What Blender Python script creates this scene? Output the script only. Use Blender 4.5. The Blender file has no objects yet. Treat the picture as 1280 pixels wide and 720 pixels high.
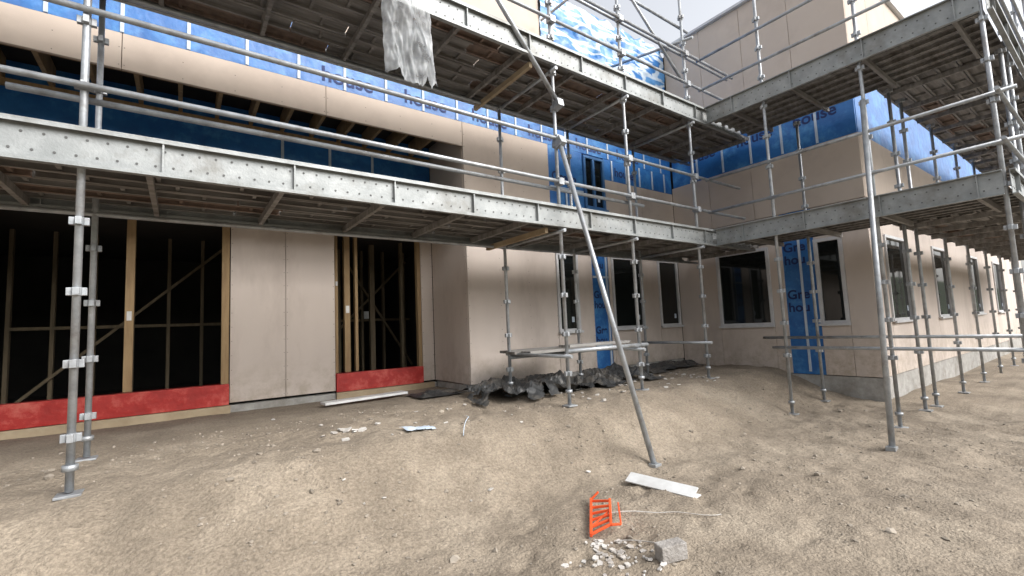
import bpy, bmesh, math, random
from mathutils import Vector, Matrix, noise
random.seed(7)
SC=bpy.context.scene
SC.view_settings.view_transform='Standard'; SC.view_settings.look='None'; SC.view_settings.exposure=0
# ------------------------------------------------------------ materials
def mat(name,c1,c2=None,scale=3.0,rough=0.7,metal=0.0,bump=0.0,bscale=40,detail=4,c3=None,s3=0.6,stretch=(1,1,1),spec=0.5,mud=None):
    m=bpy.data.materials.new(name); m.use_nodes=True; nt=m.node_tree; N=nt.nodes; L=nt.links
    b=N['Principled BSDF']; b.inputs['Roughness'].default_value=rough; b.inputs['Metallic'].default_value=metal
    b.inputs['Specular IOR Level'].default_value=spec
    tc=N.new('ShaderNodeTexCoord'); mp=N.new('ShaderNodeMapping'); mp.inputs['Scale'].default_value=stretch
    L.new(tc.outputs['Object'],mp.inputs['Vector'])
    c2=c2 or tuple(x*0.75 for x in c1)
    n=N.new('ShaderNodeTexNoise'); n.inputs['Scale'].default_value=scale; n.inputs['Detail'].default_value=detail; n.inputs['Roughness'].default_value=0.62
    L.new(mp.outputs[0],n.inputs['Vector'])
    r=N.new('ShaderNodeValToRGB'); r.color_ramp.elements[0].position=0.33; r.color_ramp.elements[1].position=0.68
    r.color_ramp.elements[0].color=(*c2,1); r.color_ramp.elements[1].color=(*c1,1)
    L.new(n.outputs[0],r.inputs[0]); out=r.outputs[0]
    if c3:
        n3=N.new('ShaderNodeTexNoise'); n3.inputs['Scale'].default_value=s3; n3.inputs['Detail'].default_value=5; n3.inputs['Roughness'].default_value=0.7
        L.new(mp.outputs[0],n3.inputs['Vector'])
        r3=N.new('ShaderNodeValToRGB'); r3.color_ramp.elements[0].position=0.5; r3.color_ramp.elements[1].position=0.72
        L.new(n3.outputs[0],r3.inputs[0])
        mx=N.new('ShaderNodeMix'); mx.data_type='RGBA'; mx.inputs[7].default_value=(*c3,1)
        L.new(r3.outputs[0],mx.inputs[0]); L.new(out,mx.inputs[6]); out=mx.outputs[2]
    if mud:   # mud splash rising from the foot of the wall
        sx=N.new('ShaderNodeSeparateXYZ'); L.new(tc.outputs['Object'],sx.inputs[0])
        a=N.new('ShaderNodeMapRange'); a.inputs[1].default_value=.1; a.inputs[2].default_value=.75; a.inputs[3].default_value=.62; a.inputs[4].default_value=0; L.new(sx.outputs['Z'],a.inputs[0])
        nn=N.new('ShaderNodeTexNoise'); nn.inputs['Scale'].default_value=5; nn.inputs['Detail'].default_value=5; nn.inputs['Roughness'].default_value=.75; L.new(tc.outputs['Object'],nn.inputs['Vector'])
        k=N.new('ShaderNodeMapRange'); k.inputs[1].default_value=.42; k.inputs[2].default_value=.62; L.new(nn.outputs[0],k.inputs[0])
        mm=N.new('ShaderNodeMath'); mm.operation='MULTIPLY'; L.new(a.outputs[0],mm.inputs[0]); L.new(k.outputs[0],mm.inputs[1])
        mx=N.new('ShaderNodeMix'); mx.data_type='RGBA'; mx.inputs[7].default_value=(*mud,1)
        L.new(mm.outputs[0],mx.inputs[0]); L.new(out,mx.inputs[6]); out=mx.outputs[2]
    L.new(out,b.inputs['Base Color'])
    if bump>0:
        nb=N.new('ShaderNodeTexNoise'); nb.inputs['Scale'].default_value=bscale; nb.inputs['Detail'].default_value=4
        L.new(mp.outputs[0],nb.inputs['Vector'])
        bp=N.new('ShaderNodeBump'); bp.inputs['Strength'].default_value=bump; bp.inputs['Distance'].default_value=0.02
        L.new(nb.outputs[0],bp.inputs['Height']); L.new(bp.outputs[0],b.inputs['Normal'])
    return m
M={}
M['board']=mat('fibre_board',(.60,.525,.47),(.55,.48,.43),1.3,.85,0,.06,120,c3=(.46,.395,.35),s3=1.1,stretch=(1,1,.35),mud=(.33,.27,.2))
M['board2']=mat('fibre_board_upper',(.58,.49,.415),(.53,.445,.375),1.1,.85,0,.06,120,c3=(.47,.39,.33),s3=.8)
M['nail']=mat('nail_heads',(.26,.22,.19))
M['gap']=mat('joint_dark',(.16,.13,.11))
M['conc']=mat('concrete',(.42,.41,.39),(.28,.27,.25),6,.9,0,.5,30,c3=(.22,.20,.17),s3=2)
M['galv']=mat('galvanised_steel',(.44,.46,.48),(.30,.32,.34),9,.42,.45,.1,60,c3=(.22,.21,.20),s3=4)
M['galvb']=mat('galvanised_beam',(.34,.355,.355),(.24,.255,.255),6,.5,.3,.1,60,c3=(.17,.165,.15),s3=1.6)
M['plank']=mat('steel_plank',(.32,.31,.295),(.17,.16,.15),5,.65,.25,.2,30,c3=(.12,.105,.09),s3=2.2,stretch=(.3,3,1))
M['rust']=mat('rusty_plank',(.25,.18,.145),(.13,.10,.08),7,.8,.1,.2,30)
M['hole']=mat('hole_dark',(.11,.11,.11))
M['timber']=mat('timber',(.36,.25,.13),(.25,.165,.085),2,.8,0,.2,30,stretch=(8,8,1))
M['timberh']=mat('timber_pale',(.46,.37,.25),(.33,.25,.16),3,.8,0,.2,30)
M['timberdk']=mat('timber_dark',(.15,.115,.07),(.09,.07,.042),2,.8,0,.2,30,stretch=(8,8,1))  # darker timber tone, used for the interior studs
M['blue']=mat('blue_wrap',(.028,.165,.45),(.014,.10,.32),3,.4,0,.7,6,c3=(.08,.28,.56),s3=2.5)
M['bluedk']=mat('wrap_print',(.008,.025,.12))
M['red']=mat('red_wrap',(.50,.032,.026),(.34,.02,.016),5,.45,0,.4,10,c3=(.56,.13,.10),s3=5)
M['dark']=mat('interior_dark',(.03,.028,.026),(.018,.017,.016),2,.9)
M['frame']=mat('window_frame',(.60,.61,.62),(.5,.5,.52),5,.4)
M['framebl']=mat('window_frame_blue',(.05,.16,.36),(.04,.12,.28),5,.4)
M['tape']=mat('white_tape',(.55,.62,.70),(.42,.5,.6),8,.5)
M['tarp']=mat('black_polythene',(.055,.058,.06),(.022,.022,.022),5,.42,0,.5,12,c3=(.15,.135,.115),s3=3)
M['orange']=mat('orange_plastic',(.85,.12,.03),(.68,.08,.02),8,.4)
M['white']=mat('white_board',(.70,.71,.71),(.55,.55,.54),6,.6)
M['brick']=mat('block_grey',(.36,.34,.32),(.24,.22,.2),14,.9,0,.6,50)
M['rubble']=mat('rubble',(.60,.58,.55),(.34,.31,.28),3,.9,0,.3,50)
M['stone']=mat('gravel',(.36,.315,.26),(.17,.145,.115),2.5,.95)
M['glass']=mat('window_glass',(.012,.014,.014),(.006,.008,.008),1,.04)
def wrapmat():
    m=mat('printed_wrap',(.62,.68,.76),(.5,.58,.7),2,.35,0,.9,5)
    nt=m.node_tree;N=nt.nodes;L=nt.links;b=N['Principled BSDF']
    tc=N.new('ShaderNodeTexCoord'); mp=N.new('ShaderNodeMapping'); mp.inputs['Scale'].default_value=(.7,1,2.6); mp.inputs['Rotation'].default_value=(0,.18,0)
    L.new(tc.outputs['Object'],mp.inputs['Vector'])
    v=N.new('ShaderNodeTexNoise'); v.inputs['Scale'].default_value=2.1; v.inputs['Detail'].default_value=1.5; v.inputs['Distortion'].default_value=.4
    L.new(mp.outputs[0],v.inputs['Vector'])
    r=N.new('ShaderNodeValToRGB'); r.color_ramp.interpolation='LINEAR'
    r.color_ramp.elements[0].position=.44; r.color_ramp.elements[0].color=(.03,.17,.46,1); r.color_ramp.elements[1].position=.47; r.color_ramp.elements[1].color=(.52,.60,.68,1)
    e=r.color_ramp.elements.new(.56); e.color=(.44,.54,.66,1)
    e=r.color_ramp.elements.new(.59); e.color=(.08,.25,.52,1)
    L.new(v.outputs[0],r.inputs[0]); L.new(r.outputs[0],b.inputs['Base Color'])
    return m
M['wrap']=wrapmat()
m=mat('clear_polythene',(.80,.83,.85),(.68,.72,.75),3,.22,0,.5,9); M['poly']=m
nt=m.node_tree; b=nt.nodes['Principled BSDF']; tr=nt.nodes.new('ShaderNodeBsdfTransparent'); mx=nt.nodes.new('ShaderNodeMixShader')
tl=nt.nodes.new('ShaderNodeBsdfTranslucent'); mx2=nt.nodes.new('ShaderNodeMixShader'); mx2.inputs[0].default_value=.4
nt.links.new(b.outputs[0],mx2.inputs[1]); nt.links.new(tl.outputs[0],mx2.inputs[2]); tl.inputs[0].default_value=(.88,.9,.92,1)
tc=nt.nodes.new('ShaderNodeTexCoord'); nn=nt.nodes.new('ShaderNodeTexNoise'); nn.inputs['Scale'].default_value=6; nn.inputs['Detail'].default_value=5
mr=nt.nodes.new('ShaderNodeMapRange'); mr.inputs[1].default_value=.35; mr.inputs[2].default_value=.65; mr.inputs[3].default_value=.28; mr.inputs[4].default_value=.66
nt.links.new(tc.outputs['Object'],nn.inputs['Vector']); nt.links.new(nn.outputs[0],mr.inputs[0]); nt.links.new(mr.outputs[0],mx.inputs[0])
nt.links.new(tr.outputs[0],mx.inputs[1]); nt.links.new(mx2.outputs[0],mx.inputs[2]); nt.links.new(mx.outputs[0],nt.nodes['Material Output'].inputs[0])
def groundmat():
    m=mat('dirt',(.315,.265,.205),(.225,.188,.145),1.4,.95,0,1.0,9,detail=8,c3=(.365,.315,.25),s3=.7)
    nt=m.node_tree;N=nt.nodes;L=nt.links;b=N['Principled BSDF']
    src=b.inputs['Base Color'].links[0].from_socket
    tc=N.new('ShaderNodeTexCoord')
    n=N.new('ShaderNodeTexNoise'); n.inputs['Scale'].default_value=38; n.inputs['Detail'].default_value=5; n.inputs['Roughness'].default_value=.8
    L.new(tc.outputs['Object'],n.inputs['Vector'])
    r=N.new('ShaderNodeValToRGB'); r.color_ramp.elements[0].position=.3; r.color_ramp.elements[0].color=(.5,.48,.46,1); r.color_ramp.elements[1].position=.68; r.color_ramp.elements[1].color=(1.18,1.17,1.15,1)
    L.new(n.outputs[0],r.inputs[0])
    mu=N.new('ShaderNodeMix'); mu.data_type='RGBA'; mu.blend_type='MULTIPLY'; mu.inputs[0].default_value=1
    L.new(src,mu.inputs[6]); L.new(r.outputs[0],mu.inputs[7])
    sx=N.new('ShaderNodeSeparateXYZ'); L.new(tc.outputs['Object'],sx.inputs[0])
    mr=N.new('ShaderNodeMapRange'); mr.inputs[1].default_value=-9; mr.inputs[2].default_value=-16; L.new(sx.outputs['Y'],mr.inputs[0])
    g=N.new('ShaderNodeMix'); g.data_type='RGBA'; g.inputs[7].default_value=(.045,.06,.025,1)  # dark green for the unseen hill added behind the camera
    L.new(mr.outputs[0],g.inputs[0]); L.new(mu.outputs[2],g.inputs[6]); L.new(g.outputs[2],b.inputs['Base Color'])
    n2=N.new('ShaderNodeTexNoise'); n2.inputs['Scale'].default_value=55; n2.inputs['Detail'].default_value=4
    L.new(tc.outputs['Object'],n2.inputs['Vector'])
    old=b.inputs['Normal'].links[0].from_socket
    b2=N.new('ShaderNodeBump'); b2.inputs['Strength'].default_value=1.0; b2.inputs['Distance'].default_value=.016
    L.new(n2.outputs[0],b2.inputs['Height']); L.new(old,b2.inputs['Normal']); L.new(b2.outputs[0],b.inputs['Normal'])
    return m
M['dirt']=groundmat()
# ------------------------------------------------------------ mesh helpers
def empty(name):
    o=bpy.data.objects.new(name,None); SC.collection.objects.link(o); return o
class MB:
    def __init__(s): s.b=bmesh.new()
    def box(s,a,c,jit=0):
        vs=[s.b.verts.new((x,y,z)) for x in (a[0],c[0]) for y in (a[1],c[1]) for z in (a[2],c[2])]
        for f in ((0,1,3,2),(4,6,7,5),(0,4,5,1),(2,3,7,6),(0,2,6,4),(1,5,7,3)): s.b.faces.new([vs[i] for i in f])
        return s
    def obox(s,p,q,w,h,up=(0,0,1)):
        p=Vector(p);q=Vector(q);d=(q-p).normalized();u=Vector(up)
        if abs(d.dot(u))>.98:u=Vector((1,0,0))
        sd=d.cross(u).normalized();u=sd.cross(d)
        vs=[]
        for e in (p,q):
            for i,j in ((-1,-1),(1,-1),(1,1),(-1,1)): vs.append(s.b.verts.new(e+sd*w/2*i+u*h/2*j))
        for f in ((0,1,2,3),(7,6,5,4),(0,4,5,1),(1,5,6,2),(2,6,7,3),(3,7,4,0)): s.b.faces.new([vs[i] for i in f])
        return s
    def tube(s,p,q,r,r2=None,n=12,cap=True):
        p=Vector(p);q=Vector(q);d=(q-p).normalized();r2=r if r2 is None else r2
        u=Vector((0,0,1)) if abs(d.z)<.9 else Vector((1,0,0))
        a=d.cross(u).normalized();c=d.cross(a)
        A=[];B=[]
        for i in range(n):
            t=2*math.pi*i/n; o=a*math.cos(t)+c*math.sin(t)
            A.append(s.b.verts.new(p+o*r));B.append(s.b.verts.new(q+o*r2))
        for i in range(n):
            f=s.b.faces.new((A[i],A[(i+1)%n],B[(i+1)%n],B[i])); f.smooth=True
        if cap: s.b.faces.new(A);s.b.faces.new(B[::-1])
        return s
    def done(s,name,m,parent=None,bev=0):
        bmesh.ops.recalc_face_normals(s.b,faces=s.b.faces)
        me=bpy.data.meshes.new(name); s.b.to_mesh(me); s.b.free()
        o=bpy.data.objects.new(name,me); SC.collection.objects.link(o); me.materials.append(M[m])
        if parent:o.parent=parent
        if bev:
            md=o.modifiers.new('bev','BEVEL'); md.width=bev; md.segments=2; md.limit_method='ANGLE'
        return o
def sm(t): t=max(0,min(1,t)); return t*t*(3-2*t)
# boot prints
prints=[]
rp=random.Random(11)
for t in range(5):
    x,y=rp.uniform(.5,3),rp.uniform(1.5,3.2); a=rp.uniform(-.3,1.2)
    for k in range(7):
        s=(k%2)*2-1
        prints.append((x-math.sin(a)*.09*s,y+math.cos(a)*.09*s,a+rp.uniform(-.15,.15))); x+=math.cos(a)*.45; y+=math.sin(a)*.45
def hf(x,y):
    n=noise.noise(Vector((x*.45,y*.45,3.1)))
    s=sm((y+.35*n-2.95)/1.4)
    h=-.50*(1-s)
    near=1.0 if y<5.6 else .25
    h+=.05*n*near+.036*noise.noise(Vector((x*1.7,y*1.7,0)))*near
    if -4<x<16 and -2<y<9:
        h+=.026*noise.noise(Vector((x*4.3,y*4.3,2)))*near+.014*noise.noise(Vector((x*10,y*10,2)))*near
        if y<5.6:
            for px_,py_,a in prints:
                dx,dy=x-px_,y-py_
                if abs(dx)<.22 and abs(dy)<.22:
                    u=(dx*math.cos(a)+dy*math.sin(a))/.15; v=(-dx*math.sin(a)+dy*math.cos(a))/.06
                    q=u*u+v*v
                    if q<2.2: h+=-.014*sm((1.2-q)/.7)+.006*sm(1-abs(q-1.5)/.6)
    h+=-.05*sm((2-y)/3)
    if y<-12: h+=16*sm((-12-y)/50)+1.5*noise.noise(Vector((x*.06,y*.06,0)))*sm((-12-y)/20)  # unseen hill added behind the camera to dim sky reflections in glass
    return h
# ------------------------------------------------------------ ground
def axis(a,b,st,far):
    L=[];x=a
    while x<b: L.append(x); x+=st
    s=st; x=b
    while x<far: L.append(x); s*=1.25; x+=s
    L.append(far)
    s=st; x=a; pre=[]
    while True:
        s*=1.25; x-=s
        if x<-far: break
        pre.append(x)
    pre.append(-far)
    return pre[::-1]+L
xs=axis(-2.0,9.0,.036,400); ys=axis(.4,6.6,.036,400)
verts=[(x,y,hf(x,y)) for y in ys for x in xs]; nx=len(xs)
faces=[(j*nx+i,j*nx+i+1,(j+1)*nx+i+1,(j+1)*nx+i) for j in range(len(ys)-1) for i in range(nx-1)]
me=bpy.data.meshes.new('ground'); me.from_pydata(verts,[],faces); me.materials.append(M['dirt'])
for p in me.polygons:p.use_smooth=True
o=bpy.data.objects.new('ground',me); SC.collection.objects.link(o)
b=bmesh.new()
def clod(b,x,y,r,flat=.6):
    z=hf(x,y); mtx=Matrix.Translation((x,y,z+r*.15))@Matrix.Rotation(random.random()*6.28,4,'Z')@Matrix.Diagonal((1,random.uniform(.6,1),random.uniform(.4,flat+.1),1))
    r_=bmesh.ops.create_icosphere(b,subdivisions=1,radius=r,matrix=mtx)
    for v in r_['verts']: v.co+=Vector([random.uniform(-.25,.25)*r for _ in range(3)])
for i in range(5200):
    x=random.uniform(-1.5,8.5);y=random.uniform(.8,6.1)
    if noise.noise(Vector((x*.8,y*.8,9)))<random.uniform(-.5,.35): continue
    clod(b,x,y,random.choice((.005,.006,.008,.01,.012,.018)) if random.random()<.98 else random.uniform(.022,.038))
me=bpy.data.meshes.new('gravel');b.to_mesh(me);b.free();me.materials.append(M['stone'])
o=bpy.data.objects.new('gravel',me);SC.collection.objects.link(o)
# ------------------------------------------------------------ building
H=empty('unfinished_house')
T=.04; ZR=7.5
nails=MB()
def nl(x,y,z,ax):
    if ax=='y': nails.box((x-.005,y-.0015,z-.005),(x+.005,y+.002,z+.005))
    else: nails.box((x-.0015,y-.005,z-.005),(x+.002,y+.005,z+.005))
def rectY(mb,y,x0,x1,z0,z1,t=T,maxw=1.2,g=.003,nail=False):
    n=max(1,math.ceil((x1-x0)/maxw-.01)); w=(x1-x0)/n
    for i in range(n):
        a,c=x0+i*w+g,x0+(i+1)*w-g
        mb.box((a,y+random.uniform(0,.002),z0+g),(c,y+t,z1-g))
        if nail:
            k=max(1,round((c-a)/.6))
            for q in range(k+1):
                xx=a+.02+(c-a-.04)*q/k; z=z0+.05
                while z<z1: nl(xx,y,z,'y'); z+=.2
def rectX(mb,x,y0,y1,z0,z1,t=T,maxw=1.2,g=.003,nail=False):
    n=max(1,math.ceil((y1-y0)/maxw-.01)); w=(y1-y0)/n
    for i in range(n):
        a,c=y0+i*w+g,y0+(i+1)*w-g
        mb.box((x+random.uniform(0,.002),a,z0+g),(x+t,c,z1-g))
        if nail:
            for yy in (a+.02,c-.02):
                z=z0+.05
                while z<z1: nl(x,yy,z,'x'); z+=.2
Y0=6.3; YS=7.55; XC=3.70; XW=9.4; YW=2.6
mb=MB()
rectY(mb,Y0,XC+.003,5.6,.12,2.95,maxw=2.0,nail=True)
rectY(mb,Y0,5.6,6.15,.12,.86); rectY(mb,Y0,5.6,6.15,2.36,2.95)
rectY(mb,Y0,6.15,6.55,.12,2.95,nail=True)
rectY(mb,Y0,7.02,7.1,.12,2.95); rectY(mb,Y0,7.1,8.07,.12,.86); rectY(mb,Y0,7.1,8.07,2.36,2.95)
rectY(mb,Y0,8.07,8.62,.12,2.95); rectY(mb,Y0,8.62,XW,.12,.86); rectY(mb,Y0,8.62,XW,2.36,2.95)
rectX(mb,XC,Y0+T+.003,YS,.12,2.95,maxw=2,nail=True)
rectY(mb,YS,3.47,XC-.003,.12,2.7,nail=True)
rectY(mb,YS,.55,1.98,.12,2.7,maxw=.9,nail=True)
rectY(mb,YS,-7,-2.2,.12,2.7)
mb.done('lower_wall_boards','board',H,.004)
mb=MB()
rectY(mb,Y0,-7,XC-.0,4.0,4.42,maxw=2.4,nail=True)
rectY(mb,Y0,XC+.003,5.55,2.955,4.42,maxw=1.9,nail=True)
rectX(mb,XC,Y0+T+.003,YS,2.955,4.42,maxw=2,nail=True)
rectY(mb,Y0,7.07,XW,2.955,3.97,maxw=1.2,nail=True)
rectY(mb,Y0,-7,5.5,5.25,ZR,maxw=2.4)
mb.done('upper_wall_boards','board2',H,.004)
mb=MB()
def back(x0,x1,z0,z1): mb.box((x0,Y0+T+.01,z0),(x1,Y0+T+.1,z1))
back(XC+.05,5.6,.1,7.4);back(5.6,6.15,.1,.84);back(5.6,6.15,2.38,7.4);back(6.15,7.1,.1,3.25);back(6.15,6.45,3.25,4.4);back(7.05,7.1,3.25,4.4);back(6.15,7.1,4.4,7.4)
back(7.1,8.07,.1,.84);back(7.1,8.07,2.38,7.4);back(8.07,8.62,.1,7.4);back(8.62,9.4,.1,.84);back(8.62,9.4,2.38,7.4)
back(-7,XC+.05,4.46,7.4)
mb.box((XC+T+.005,Y0+T+.11,.1),(XC+T+.09,YS+.1,4.4))
mb.done('wall_backing','gap',H)
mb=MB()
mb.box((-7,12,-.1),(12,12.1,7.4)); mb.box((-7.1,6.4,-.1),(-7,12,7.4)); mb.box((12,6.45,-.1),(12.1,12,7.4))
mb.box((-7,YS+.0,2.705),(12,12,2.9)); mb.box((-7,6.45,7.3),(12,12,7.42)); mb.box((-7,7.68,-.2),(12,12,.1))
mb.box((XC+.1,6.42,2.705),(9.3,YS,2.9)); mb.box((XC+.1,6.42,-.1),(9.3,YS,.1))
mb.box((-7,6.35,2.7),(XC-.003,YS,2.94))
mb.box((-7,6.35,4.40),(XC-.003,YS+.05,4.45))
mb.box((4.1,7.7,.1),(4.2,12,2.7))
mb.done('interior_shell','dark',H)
mb=MB()
x=-6.8
while x<3.6:
    mb.box((x,6.345,4.14),(x+.045,YS-.03,4.398)); x+=.42
mb.box((-7,7.46,4.05),(3.66,7.50,4.135)); mb.box((-7,6.345,4.02),(3.66,6.39,4.135))
mb.done('balcony_rafters','timber',H)
mb=MB()
rectY(mb,YS,-7,XC-.003,2.95,4.395,g=0,maxw=20)
rectY(mb,Y0+.012,-7,XW,4.425,5.245,g=0,maxw=30)
rectY(mb,Y0+.012,5.555,6.45,2.96,4.42,g=0,maxw=20); rectY(mb,Y0+.012,6.45,7.06,2.96,3.28,g=0)
rectY(mb,Y0+.012,7.075,XW,3.975,4.42,g=0,maxw=20)
rectY(mb,Y0+.012,6.555,7.015,.12,2.95,g=0)
rectY(mb,Y0+.012,5.505,XW,5.25,6.35,g=0,maxw=20)
mb.done('blue_building_wrap','blue',H)
b=bmesh.new()
nxw,nzw=110,36; grid=[]
for j in range(nzw+1):
    for i in range(nxw+1):
        X=5.5+3.86*i/nxw; Z=6.30+1.25*j/nzw
        if j==nzw: Z+=.07*noise.noise(Vector((X*4,0,0)))
        grid.append(b.verts.new((X,Y0-.04+.06*noise.noise(Vector((X*3,Z*3,1)))+.03*abs(noise.noise(Vector((X*7+Z*4,Z*5,1))))+.012*noise.noise(Vector((X*18,Z*18,1))),Z)))
for j in range(nzw):
    for i in range(nxw):
        k=j*(nxw+1)+i; f=b.faces.new((grid[k],grid[k+1],grid[k+nxw+2],grid[k+nxw+1])); f.smooth=True
me=bpy.data.meshes.new('printed_wrap_sheet');b.to_mesh(me);b.free();me.materials.append(M['wrap'])
o=bpy.data.objects.new('printed_wrap_sheet',me);SC.collection.objects.link(o);o.parent=H
mb=MB()
x=-6.6
while x<XW-.1:
    mb.box((x,Y0-.002,4.43),(x+.035,Y0+.010,5.24)); x+=.6
mb.box((6.93,Y0-.012,.14),(6.965,Y0+.01,2.9)); mb.box((6.56,Y0-.004,1.9),(7.01,Y0+.01,1.94)); mb.box((6.2+.36,Y0-.004,.55),(7.01,Y0+.01,.59))
x=7.3
while x<9.3: mb.box((x,Y0-.003,3.98),(x+.04,Y0+.010,4.41)); x+=.45
mb.box((5.57,Y0-.003,3.6),(6.44,Y0+.010,3.63)); mb.box((5.95,Y0-.005,3.0),(5.99,Y0+.008,3.6))
for x in (1.2,1.9,2.6): mb.box((x,YS-.012,2.96),(x+.04,YS-.002,4.05))
mb.done('white_tape_strips','tape',H)
def windowY(x0,x1,z0,z1,y,fm='frame',mull=None,name='window'):
    f=MB();w=.055
    f.box((x0,y-.03,z0),(x1,y+.05,z0+w)).box((x0,y-.03,z1-w),(x1,y+.05,z1)).box((x0,y-.027,z0+w),(x0+w,y+.05,z1-w)).box((x1-w,y-.027,z0+w),(x1,y+.05,z1-w))
    f.box((x0-.02,y-.07,z0-.03),(x1+.02,y-.031,z0+.012))
    if mull: f.box((mull-.03,y-.024,z0+w),(mull+.03,y+.05,z1-w))
    f.done(name+'_frame',fm,H,.004)
    MB().box((x0+w-.01,y+.02,z0+w-.01),(x1-w+.01,y+.032,z1-w+.01)).done(name+'_glass','glass',H)
    MB().box((x1-w-.14,y+.012,z0+w+.12),(x1-w-.08,y+.0195,z0+w+.22)).done(name+'_label','tape',H)
def windowX(y0,y1,z0,z1,x,fm='frame',mull=None,name='window'):
    f=MB();w=.06
    f.box((x-.03,y0,z0),(x+.05,y1,z0+w)).box((x-.03,y0,z1-w),(x+.05,y1,z1)).box((x-.027,y0,z0+w),(x+.05,y0+w,z1-w)).box((x-.027,y1-w,z0+w),(x+.05,y1,z1-w))
    f.box((x-.07,y0-.02,z0-.03),(x-.031,y1+.02,z0+.012))
    if mull: f.box((x-.024,mull-.03,z0+w),(x+.05,mull+.03,z1-w))
    f.done(name+'_frame',fm,H,.004)
    MB().box((x+.02,y0+w-.01,z0+w-.01),(x+.032,y1-w+.01,z1-w+.01)).done(name+'_glass','glass',H)
windowY(5.6,6.15,.87,2.36,Y0); windowY(7.1,8.07,.87,2.36,Y0); windowY(8.62,9.36,.87,2.36,Y0)
windowY(6.46,7.05,3.29,4.38,Y0,'framebl',6.74)
mb=MB()
rectX(mb,XW,5.35,Y0-.003,-.1,2.95); rectX(mb,XW,4.25,5.35,-.1,.8); rectX(mb,XW,4.25,5.35,2.36,2.95); rectX(mb,XW,4.0,4.25,-.1,2.95)
rectX(mb,XW,YW,3.0,-.1,2.95)
rectX(mb,XW,3.0,3.45,-.1,.8);rectX(mb,XW,3.0,3.45,2.36,2.95)
def fr(x0,x1,z0,z1): rectY(mb,YW,x0,x1,z0,z1,maxw=1.2)
px=XW+T+.003
wins=[(10.1,11.3),(13.2,14.4),(16.6,17.8),(20,21.2)]
for a,c in wins:
    fr(px,a,-.1,2.95)
    fr(a,c,-.1,.8); fr(a,c,2.36,2.95); px=c
fr(px,26,-.1,2.95)
mb.done('wing_lower_boards','board',H,.004)
for a,c in wins: windowY(a,c,.81,2.36,YW)
mb=MB()
rectX(mb,XW,YW,Y0-.003,2.955,4.1); rectY(mb,YW,XW+T+.003,26,2.955,4.1)
rectX(mb,XW,YW,Y0-.04,5.3,ZR); rectY(mb,YW,XW+T+.003,26,5.3,ZR)
mb.done('wing_upper_boards','board2',H,.004)
mb=MB(); rectX(mb,XW+.012,YW+.02,Y0-.04,4.1,5.3,g=0,maxw=9); rectY(mb,YW+.012,XW+T+.02,26,4.1,5.3,g=0,maxw=30)
rectX(mb,XW+.012,3.45,4.0,-.1,2.95,g=0)
mb.done('wing_blue_wrap','blue',H)
windowX(4.25,5.35,.81,2.36,XW); windowX(3.0,3.45,.81,2.36,XW)
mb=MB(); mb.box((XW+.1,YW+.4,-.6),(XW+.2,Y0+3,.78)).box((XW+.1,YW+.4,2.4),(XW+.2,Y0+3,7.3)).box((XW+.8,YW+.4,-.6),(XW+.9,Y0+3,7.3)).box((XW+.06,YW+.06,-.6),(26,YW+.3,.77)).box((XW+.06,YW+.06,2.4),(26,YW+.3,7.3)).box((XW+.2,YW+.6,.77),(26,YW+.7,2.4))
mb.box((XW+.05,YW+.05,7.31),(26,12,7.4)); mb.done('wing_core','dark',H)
mb=MB()
for y in (3.2,3.8,4.4,5.0,5.6): mb.box((XW-.002,y,4.12),(XW+.010,y+.04,5.28))
mb.box((XW-.004,3.68,-.05),(XW+.01,3.72,2.9)); mb.done('wing_tape_strips','tape',H)
mb=MB()
mb.box((XC+.03,Y0+.02,-.7),(XW,Y0+.3,.115)); mb.box((-7,YS+.005,-.7),(XC+.03,YS+.12,.085)); mb.box((XC+.03,Y0+.3,-.7),(XC+.3,YS,.1))
mb.box((XW+.02,YW+.02,-.9),(XW+.3,Y0,-.11)); mb.box((XW+.3,YW+.02,-.9),(26,YW+.3,-.11))
mb.done('foundation','conc',H,.006)
mb=MB(); mb.box((1.98,YS-.06,-.12),(3.66,YS+.0,.095)); mb.box((-2.2,YS-.06,-.12),(.56,YS+.0,.095)); mb.done('threshold_timber','timberh',H,.004)
mb=MB(); mb.box((1.985,YS-.035,.10),(3.465,YS+.12,.385)); mb.box((-2.19,YS-.035,.10),(.545,YS+.12,.385)); mb.done('red_sill_flashing','red',H,.008)
mb=MB()
for x,y,w in ((2.02,7.7,.045),(2.17,7.7,.09),(2.35,7.72,.045),(3.40,YS+.005,.065),(-2.18,7.6,.09),(-.6,7.7,.09),(.45,YS+.005,.09)):
    mb.box((x,y,.388),(x+w,y+.09,2.7))
mb.done('opening_posts','timber',H)
mb=MB()
mb.box((2.19,7.692,1.35),(2.245,7.699,1.47)).box((2.03,7.692,1.8),(2.06,7.699,1.87)).box((-.58,7.692,1.3),(-.53,7.699,1.42)).box((3.0,9.28,1.3),(3.12,9.293,1.45))
mb.done('timber_labels','white',H)
mb=MB()
x=-2
while x<4:
    mb.box((x,9.3,.1),(x+.045,9.39,2.7)); x+=.45
mb.box((-2,9.295,1.25),(4,9.385,1.295)); mb.box((-2,9.295,.1),(4,9.395,.15))
mb.obox((1.6,9.27,.2),(3.9,9.27,2.5),.04,.04); mb.obox((2.6,9.25,2.5),(4.0,9.25,.3),.04,.04)
mb.obox((-1.9,9.27,.2),(.6,9.27,2.6),.04,.04)
mb.box((2.9,8.6,.1),(2.99,8.69,2.7)); mb.box((3.35,8.2,.1),(3.4,8.29,2.7))
mb.done('interior_studs','timberdk',H)
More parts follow.
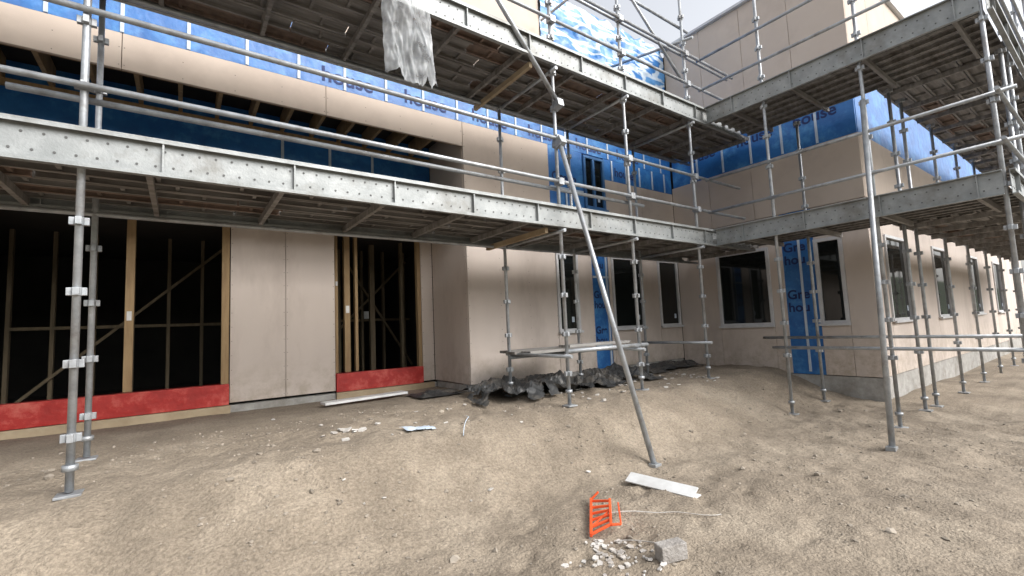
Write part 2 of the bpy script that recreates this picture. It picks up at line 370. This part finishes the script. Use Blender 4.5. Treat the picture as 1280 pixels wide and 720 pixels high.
mb=MB(); mb.box((-7,Y0-.06,ZR+.0),(5.5,Y0+.2,ZR+.06)); mb.box((XW-.08,YW-.08,ZR+.003),(26,YW+.2,ZR+.06)); mb.box((XW-.08,YW+.2,ZR+.003),(XW+.2,Y0,ZR+.06)); mb.done('parapet_cap','frame',H,.005)
def text(s,loc,size,rotz=0):
    c=bpy.data.curves.new('t','FONT'); c.body=s; c.size=size; c.extrude=.0005; c.offset=.006
    o=bpy.data.objects.new('t',c); SC.collection.objects.link(o)
    dg=bpy.context.evaluated_depsgraph_get(); me=bpy.data.meshes.new_from_object(o.evaluated_get(dg)); bpy.data.objects.remove(o)
    n=bpy.data.objects.new('wrap_lettering',me); SC.collection.objects.link(n); me.materials.clear(); me.materials.append(M['bluedk'])
    n.rotation_euler=(math.pi/2,0,rotz); n.location=loc; n.parent=H
for x in (1.5,2.7,3.9,5.1,6.3,7.5): text('Green\nhouse',(x,Y0+.009,4.80),.30)
for z in (2.3,1.5,.8): text('Gre\nhou',(6.57,Y0+.009,z),.2)
text('house',(7.4,Y0+.009,4.1),.26); text('Green',(5.62,Y0+.009,3.75),.25); text('Green',(.9,YS-.003,3.5),.3); text('house',(2.6,YS-.003,3.35),.3)
text('Gre\nhou',(XW+.009,3.98,2.2),.24,-math.pi/2); text('Gre\nhou',(XW+.009,3.98,1.3),.24,-math.pi/2)
for y in (5.9,4.7,3.6): text('Green\nhouse',(XW+.009,y,4.85),.3,-math.pi/2)
nails.done('nail_heads','nail',H)
# ------------------------------------------------------------ scaffolding
S=empty('scaffolding')
R=.024; YO=4.36; YI=5.55
poles=MB(); cups=MB()
def pole(x,y,ztop,lean=0):
    zb=hf(x,y)
    poles.tube((x,y,zb+.02),(x,y,ztop),R)
    poles.tube((x,y,zb+.16),(x,y,zb+.20),.045,n=8)
    cups.box((x-.07,y-.07,zb-.005),(x+.07,y+.07,zb+.012))
    z=.35
    while z<ztop:
        for dx,dy in ((1,0),(-1,0),(0,1),(0,-1)):
            cups.obox((x+dx*.026,y+dy*.026,z+.03),(x+dx*.055,y+dy*.055,z+.03),.036,.055)
        cups.tube((x,y,z+.0),(x,y,z+.06),.031,n=10)
        z+=.5
XP=[-.6,3.99,5.42,7.15]
for x in XP:
    pole(x,YO,7.0 if x>0 else 6.2); pole(x-.06,YI,4.4)
def clip(p):
    x,y,z=p
    cups.box((x-.045,y-.05,z-.045),(x+.045,y+.05,z+.045))
rails=MB()
XL=-3.2; XE=9.0
for z in (3.45,2.87): rails.tube((XL,YO-.05,z),(8.6 if z>3 else 8.7,YO-.05,z),R)
rails.tube((-1,YO+.05,2.80),(5.8,YO+.05,2.79),R)
for z in (5.12,5.68): rails.tube((XL,YO-.05,z),(8.7,YO-.05,z),R)
rails.tube((1.5,YO+.06,5.75),(8.7,YO+.06,5.70),R)
rails.tube((XL,YI,2.2),(9,YI,2.2),R); rails.tube((XL,YI,4.38),(9,YI,4.38),R)
rails.tube((3.99,YO,.66),(5.6,YO,.66),R*1.2); rails.tube((3.93,YI,.55),(5.5,YI,.55),R)
for x in XP[1:]:
    for z in (.6,2.21,4.39): rails.tube((x-.03,YO-.12,z),(x-.03,YI+.1,z),R)
rails.tube((5.42,YO+.05,6.6),(7.15,YO+.05,5.2),R)
rails.tube((7.15,YO-.2,5.9),(7.15,YI+.5,6.3),R)
rails.tube((3.99,YO+.05,6.25),(7.4,YO+.05,6.22),R)
rails.tube((5.42,YO-.2,6.62),(5.42,YI+.6,6.75),R)
for x in XP[1:]:
    for z in (3.45,2.87,5.12,5.68): clip((x,YO-.03,z))
rails.done('guard_rails','galv',S)
rk=MB()
rk.tube((3.99,YO-.06,3.44),(4.02,3.15,hf(4.02,3.15)+.03),.030,n=16)
rk.tube((4.05,YO-.07,3.88),(2.3,YO-.16,5.80),.030,n=16)
rk.tube((7.55,2.0,3.9),(6.3,1.75,hf(6.3,1.75)+.02),.03,n=16)
rk.done('raker_braces','galv',S)
cups.obox((3.99,YO-.02,3.36),(3.99,YO-.14,3.42),.1,.12); cups.obox((3.99,YO-.02,3.9),(3.99,YO-.14,3.92),.1,.1)
for fx,fy in ((4.02,3.13),(6.3,1.75)):
    fz=hf(fx,fy); cups.box((fx-.05,fy-.04,fz-.02),(fx+.05,fy+.05,fz+.03))
beams=MB(); holes=MB(); pl=MB(); ru=MB()
def beamX(x0,x1,y,z0,z1,hole=True):
    beams.box((x0,y,z0),(x1,y+.006,z1)); beams.box((x0,y-.045,z1-.012),(x1,y-.0005,z1)); beams.box((x0,y-.045,z0),(x1,y-.0005,z0+.012))
    beams.box((x0,y-.045,z1-.035),(x1,y-.040,z1-.0125)); beams.box((x0,y-.045,z0+.0125),(x1,y-.040,z0+.03))
    x=x0+.3
    while x<x1:
        beams.box((x,y-.038,z0+.013),(x+.012,y-.001,z1-.013)); x+=.92
    if hole:
        x=x0+.05
        while x<min(x1,10):
            for zz,k in ((z0+.085,0),(z1-.085,.055)):
                holes.tube((x+k,y-.004,zz),(x+k,y+.001,zz),.009,n=8)
            x+=.11
def beamY(y0,y1,x,z0,z1):
    beams.box((x,y0,z0),(x+.006,y1,z1)); beams.box((x-.045,y0,z1-.012),(x-.0005,y1,z1)); beams.box((x-.045,y0,z0),(x-.0005,y1,z0+.012))
    y=y0+.2
    while y<y1: beams.box((x-.038,y,z0+.013),(x-.001,y+.012,z1-.013)); y+=.92
    y=y0+.05
    while y<y1:
        for zz,k in ((z0+.085,0),(z1-.085,.055)): holes.tube((x-.004,y+k,zz),(x+.001,y+k,zz),.009,n=8)
        y+=.11
def planksX(x0,x1,y0,y1,z,mbs=None,seed=0):
    n=int((y1-y0)/.235)
    rnd=random.Random(seed)
    for i in range(n):
        a=y0+i*.235
        x=x0-rnd.random()*1.2
        while x<x1:
            e=min(x+2.4,x1+.02*rnd.random()); t=(mbs or pl) if rnd.random()<.88 else ru
            dz=rnd.uniform(-.006,.006)
            s=max(x,x0)
            if e-s<.1: x=e if e<x1 else x1+1; continue
            t.box((s+.004,a+.003,z+.052+dz),(e-.004,a+.232,z+.06+dz))
            t.box((s+.01,a+.006,z+dz),(e-.01,a+.012,z+.0515+dz)); t.box((s+.01,a+.223,z+dz),(e-.01,a+.229,z+.0515+dz))
            t.box((s+.01,a+.0125,z+dz),(e-.01,a+.035,z+.005+dz)); t.box((s+.01,a+.2,z+dz),(e-.01,a+.2225,z+.005+dz))
            q=s+.3
            while q<e-.1: t.box((q,a+.0125,z+.02+dz),(q+.03,a+.2225,z+.0515+dz)); q+=.6
            x=e if e<x1 else x1+1
def planksY(y0,y1,x0,x1,z):
    n=int((x1-x0)/.235)
    for i in range(n):
        a=x0+i*.235; t=pl
        t.box((a+.003,y0,z+.052),(a+.232,y1,z+.06)); t.box((a+.006,y0,z),(a+.012,y1,z+.0515)); t.box((a+.223,y0,z),(a+.229,y1,z+.0515))
        t.box((a+.0125,y0,z),(a+.035,y1,z+.005)); t.box((a+.2,y0,z),(a+.2225,y1,z+.005))
beamX(XL,8.8,YO-.07,2.25,2.54); beamX(XL,8.8,YO-.07,4.44,4.745)
beamX(XL,8.8,YI+.22,2.26,2.38,False); beamX(XL,8.8,YI+.22,4.45,4.6,False)
planksX(XL,9.2,YO-.04,YI+.22,2.34,seed=3); planksX(XL,9.2,YO-.04,YI+.22,4.53,seed=5)
x=XL+.2
while x<9:
    for z in (2.30,4.49): pl.box((x,YO-.06,z-.035),(x+.04,YI+.21,z+.035))
    x+=.92
XA=7.6
for y in (3.3,2.0,.8): pole(XA,y,7.2); pole(XA+1.2,y,4.4)
for x in (9.4,11.2,13.0,14.8,16.6,18.4): pole(x,.8,7.0); pole(x,2.0,4.4)
for z0,z1 in ((2.25,2.54),(4.44,4.745)):
    beamY(.8,YO-.12,XA-.07,z0,z1); planksY(.8,YO-.12,XA-.04,XA+1.38,z0+.09); beamX(XA-.05,20,.74,z0,z1); planksX(XA+1.4,20,.78,2.2,z0+.09,seed=8)
    y=1.0
    while y<4.2: pl.box((XA-.06,y,z0+.01),(XA+1.36,y+.04,z0+.08)); y+=.92
    x=9.2
    while x<20: pl.box((x,.79,z0+.01),(x+.04,2.15,z0+.08)); x+=.92
rails2=MB()
for z in (2.87,3.45,5.12,5.68):
    rails2.tube((XA-.05,.6,z),(XA-.05,YO,z),R); rails2.tube((XA-.2,.74,z),(20,.74,z),R)
rails2.tube((XA,.7,.5),(XA,3.5,.5),R); rails2.tube((XA+1.2,.7,.6),(XA+1.2,4.2,.6),R)
rails2.done('wing_guard_rails','galv',S)
poles.done('standards','galv',S); cups.done('couplers','galv',S,.003); beams.done('deck_beams','galvb',S); holes.done('beam_perforations','hole',S); pl.done('deck_planks','plank',S); ru.done('worn_planks','rust',S)
mb=MB(); mb.obox((3.75,YO+.0,2.21),(3.75,YI+.2,2.21),.05,.07); mb.obox((3.62,YO+.0,4.385),(3.62,YI+.2,4.385),.05,.07)
mb.done('timber_transoms','timberh',S)
mb=MB()
for i,(y,dz) in enumerate(((YI-.18,0),(YI+.06,.01),(YI-.42,.005))):
    mb.box((3.9+.05*i,y,.60+dz),(5.35-.1*i,y+.22,.64+dz))
mb.box((4.1,YO+.06,.70),(5.3,YO+.28,.735))
mb.done('low_planks','plank',S,.003)
# ------------------------------------------------------------ hanging plastic
b=bmesh.new(); nu,nv=80,90; G=[]
for j in range(nv+1):
    t=j/nv; z=5.45-1.90*t
    for i in range(nu+1):
        u=i/nu-.5
        w=.18+.24*sm(t*1.6)+.15*sm(t)+.05*noise.noise(Vector((0,t*5,3)))
        cx=1.77+.10*t
        fold=math.sin(u*22+9*noise.noise(Vector((u*2,t*3,0))))*.018*(1-.5*t)+.08*noise.noise(Vector((u*4,t*4,2)))+.045*abs(noise.noise(Vector((u*9+t*3,t*9,5))))+.015*noise.noise(Vector((u*25,t*25,5)))
        x=cx+u*w+.03*noise.noise(Vector((u*4,t*5,7)))
        y=YO-.22-.14*math.cos(u*math.pi)*sm(t*1.4)+fold
        zz=z+(.10*noise.noise(Vector((u*7,0,4)))+.03*noise.noise(Vector((u*22,0,4)))-.09*math.cos(u*4))*t**3
        G.append(b.verts.new((x,y,zz)))
for j in range(nv):
    for i in range(nu):
        k=j*(nu+1)+i; f=b.faces.new((G[k],G[k+1],G[k+nu+2],G[k+nu+1])); f.smooth=True
me=bpy.data.meshes.new('hanging_plastic_sheet');b.to_mesh(me);b.free();me.materials.append(M['poly'])
o=bpy.data.objects.new('hanging_plastic_sheet',me);SC.collection.objects.link(o)
# ------------------------------------------------------------ crumpled tarp
def cloth(name,m,x0,x1,y0,y1,amp,seed,res=.03,thr=.0,zoff=.02):
    b=bmesh.new(); nxc=int((x1-x0)/res);nyc=int((y1-y0)/res);V={}
    for j in range(nyc+1):
        for i in range(nxc+1):
            x=x0+i*res;y=y0+j*res
            n=noise.noise(Vector((x*2.2,y*2.8,seed)));n2=abs(noise.noise(Vector((x*6,y*7,seed))));n3=abs(noise.noise(Vector((x*15,y*15,seed))))
            e=min(i,nxc-i,j,nyc-j)*res/.25
            z=hf(x,y)+zoff+amp*(max(0,n+.35)*.9+.55*n2+.25*n3)*min(1,e+.15)
            V[i,j]=b.verts.new((x+.03*n,y+.03*n2,z))
    for j in range(nyc):
        for i in range(nxc):
            x=x0+i*res;y=y0+j*res
            e=min(i/nxc,1-i/nxc,(j/nyc),1.2-j/nyc)*2
            if noise.noise(Vector((x*1.6,y*2.4,seed+5)))+.6*noise.noise(Vector((x*6,y*6,seed+5)))>e*1.5+thr: continue
            f=b.faces.new((V[i,j],V[i+1,j],V[i+1,j+1],V[i,j+1]));f.smooth=False
    for v in [v for v in b.verts if not v.link_faces]: b.verts.remove(v)
    me=bpy.data.meshes.new(name);b.to_mesh(me);b.free();me.materials.append(M[m])
    o=bpy.data.objects.new(name,me);SC.collection.objects.link(o);return o
cloth('crumpled_tarpaulin','tarp',3.1,6.7,4.85,6.25,.21,1.3,res=.027)
cloth('crumpled_tarpaulin.001','tarp',6.3,9.0,5.5,6.25,.14,8.3)
cloth('red_plastic_scrap','red',6.45,7.3,5.95,6.27,.3,4.4,thr=.2)
cloth('tarpaulin_scrap','tarp',2.8,3.6,6.2,6.8,.09,6.1)
# ------------------------------------------------------------ loose things
mb=MB(); mb.obox((1.6,6.78,.055),(2.85,6.90,.06),.20,.035); mb.done('white_plank','white',None,.004)
mb=MB(); z=hf(3.46,2.7)+.035; mb.obox((3.44,3.0,z),(3.52,2.35,z),.012,.12,up=(.9,0,.45)); mb.obox((3.47,3.0,z-.04),(3.56,2.35,z-.04),.10,.008); mb.done('white_metal_flashing','white',None)
mb=MB(); z=hf(2.55,2.5)+.03
A0,A1=Vector((2.33,2.40,z)),Vector((2.76,2.82,z+.02)); B0,B1=Vector((2.47,2.34,z+.05)),Vector((2.79,2.64,z+.06))
mb.obox(A0,A1,.02,.03); mb.obox(B0,B1,.02,.026)
for t in (.02,.2,.38,.56,.74,.95):
    p=A0.lerp(A1,t);q=B0.lerp(B1,min(1,t)); mb.obox(p,q,.018,.018)
mb.obox(A0.lerp(A1,.2),B0.lerp(B1,.56),.012,.012); mb.obox(A1,A1+Vector((.05,-.04,.06)),.016,.016); mb.obox(B0,B0+Vector((.06,-.04,.0)),.016,.016); mb.obox(B0+Vector((.06,-.04,.0)),B1+Vector((.04,-.05,-.02)),.012,.012)
mb.done('orange_plastic_bracket','orange',None,.004)
mb=MB(); z=hf(2.5,1.9); mb.obox((2.41,1.90,z+.045),(2.58,1.84,z+.05),.09,.10); mb.done('concrete_block','brick',None,.006)
b=bmesh.new()
def flake(b,x,y,r,th):
    z=hf(x,y)+.004+th; n=random.randint(4,6); a0=random.random()*6; tilt=Matrix.Rotation(random.uniform(-.35,.35),3,'X')@Matrix.Rotation(random.uniform(-.3,.3),3,'Y')
    ps=[]
    for k in range(n):
        a=a0+k*6.283/n+random.uniform(-.3,.3); ps.append(Vector((math.cos(a)*r*random.uniform(.6,1.2),math.sin(a)*r*random.uniform(.5,1),0)))
    T1=[b.verts.new(tilt@(p+Vector((0,0,th)))+Vector((x,y,z))) for p in ps]; B1=[b.verts.new(tilt@(p-Vector((0,0,th)))+Vector((x,y,z))) for p in ps]
    b.faces.new(T1);b.faces.new(B1[::-1])
    for k in range(n): b.faces.new((T1[k],B1[k],B1[(k+1)%n],T1[(k+1)%n]))
for i in range(60):
    flake(b,random.gauss(2.30,.11),random.gauss(2.15,.10),random.uniform(.008,.035),random.uniform(.002,.006))
for i in range(22): flake(b,random.gauss(2.2,.12),random.gauss(1.95,.12),random.uniform(.008,.025),.004)
for i in range(60): flake(b,random.uniform(4.4,7.5),random.uniform(4.2,5.4),random.uniform(.01,.05),.006)
for i in range(30): flake(b,random.uniform(.8,4),random.uniform(3.2,6.4),random.uniform(.01,.03),.004)
for i in range(8): flake(b,random.gauss(1.35,.12),random.gauss(4.75,.12),random.uniform(.02,.07),.006)
bmesh.ops.recalc_face_normals(b,faces=b.faces)
me=bpy.data.meshes.new('rubble');b.to_mesh(me);b.free();me.materials.append(M['rubble'])
o=bpy.data.objects.new('rubble',me);SC.collection.objects.link(o)
cloth('plastic_scrap','tape',1.8,2.12,4.3,4.55,.05,2.2,res=.02,thr=.25)
def wire(name,pts,r,m):
    c=bpy.data.curves.new(name,'CURVE');c.dimensions='3D';c.bevel_depth=r;s=c.splines.new('NURBS');s.points.add(len(pts)-1);s.order_u=4;s.use_endpoint_u=True
    for p,q in zip(s.points,pts): p.co=(q[0],q[1],hf(q[0],q[1])+q[2],1)
    o=bpy.data.objects.new(name,c);SC.collection.objects.link(o);c.materials.append(M[m])
wire('loose_cord',[(2.68,2.55,.03),(2.85,2.5,.04),(2.95,2.3,.02),(3.1,2.25,.03),(3.2,2.05,.02),(3.3,2.0,.02)],.0035,'rubble')
wire('loose_cord.001',[(2.45,2.3,.02),(2.6,2.15,.04),(2.55,2.0,.02),(2.7,1.9,.02)],.0035,'rubble')
wire('loose_cord.002',[(2.3,4.1,.02),(2.45,4.35,.1),(2.6,4.4,.03),(2.62,4.6,.02)],.004,'tape')
# ------------------------------------------------------------ light
EL=math.radians(40); sd=Vector((.35,-.75,0)).normalized()
w=bpy.data.worlds.new('World');SC.world=w;w.use_nodes=True;nt=w.node_tree;bg=nt.nodes['Background']
sk=nt.nodes.new('ShaderNodeTexSky');sk.sky_type='NISHITA';sk.sun_disc=False;sk.sun_elevation=EL;sk.sun_rotation=math.atan2(sd.x,sd.y);sk.dust_density=5;sk.air_density=1
hs=nt.nodes.new('ShaderNodeHueSaturation');hs.inputs['Saturation'].default_value=.22;hs.inputs['Value'].default_value=2.25
nt.links.new(sk.outputs[0],hs.inputs['Color']);nt.links.new(hs.outputs[0],bg.inputs[0]);bg.inputs[1].default_value=.15
l=bpy.data.lights.new('sun','SUN');l.energy=.8;l.angle=math.radians(35);l.color=(1,.98,.95)
o=bpy.data.objects.new('sun',l);SC.collection.objects.link(o)
dirn=Vector((sd.x*math.cos(EL),sd.y*math.cos(EL),math.sin(EL)))
o.rotation_euler=dirn.to_track_quat('Z','Y').to_euler()
# ------------------------------------------------------------ camera
p=math.radians(4.9);rl=math.radians(2.5);az=math.radians(54)
r0=Vector((math.sin(az),-math.cos(az),0));fw=Vector((math.cos(az)*math.cos(p),math.sin(az)*math.cos(p),math.sin(p)));u0=r0.cross(fw)
cr=r0*math.cos(rl)-u0*math.sin(rl);cu=r0*math.sin(rl)+u0*math.cos(rl)
cam=bpy.data.cameras.new('camera');cam.lens=570/1280*36;cam.sensor_width=36;cam.clip_end=2000;cam.clip_start=.05
co=bpy.data.objects.new('camera',cam);SC.collection.objects.link(co)
mt=Matrix((cr,cu,-fw)).transposed().to_4x4();mt.translation=Vector((0,0,1.0));co.matrix_world=mt
SC.camera=co
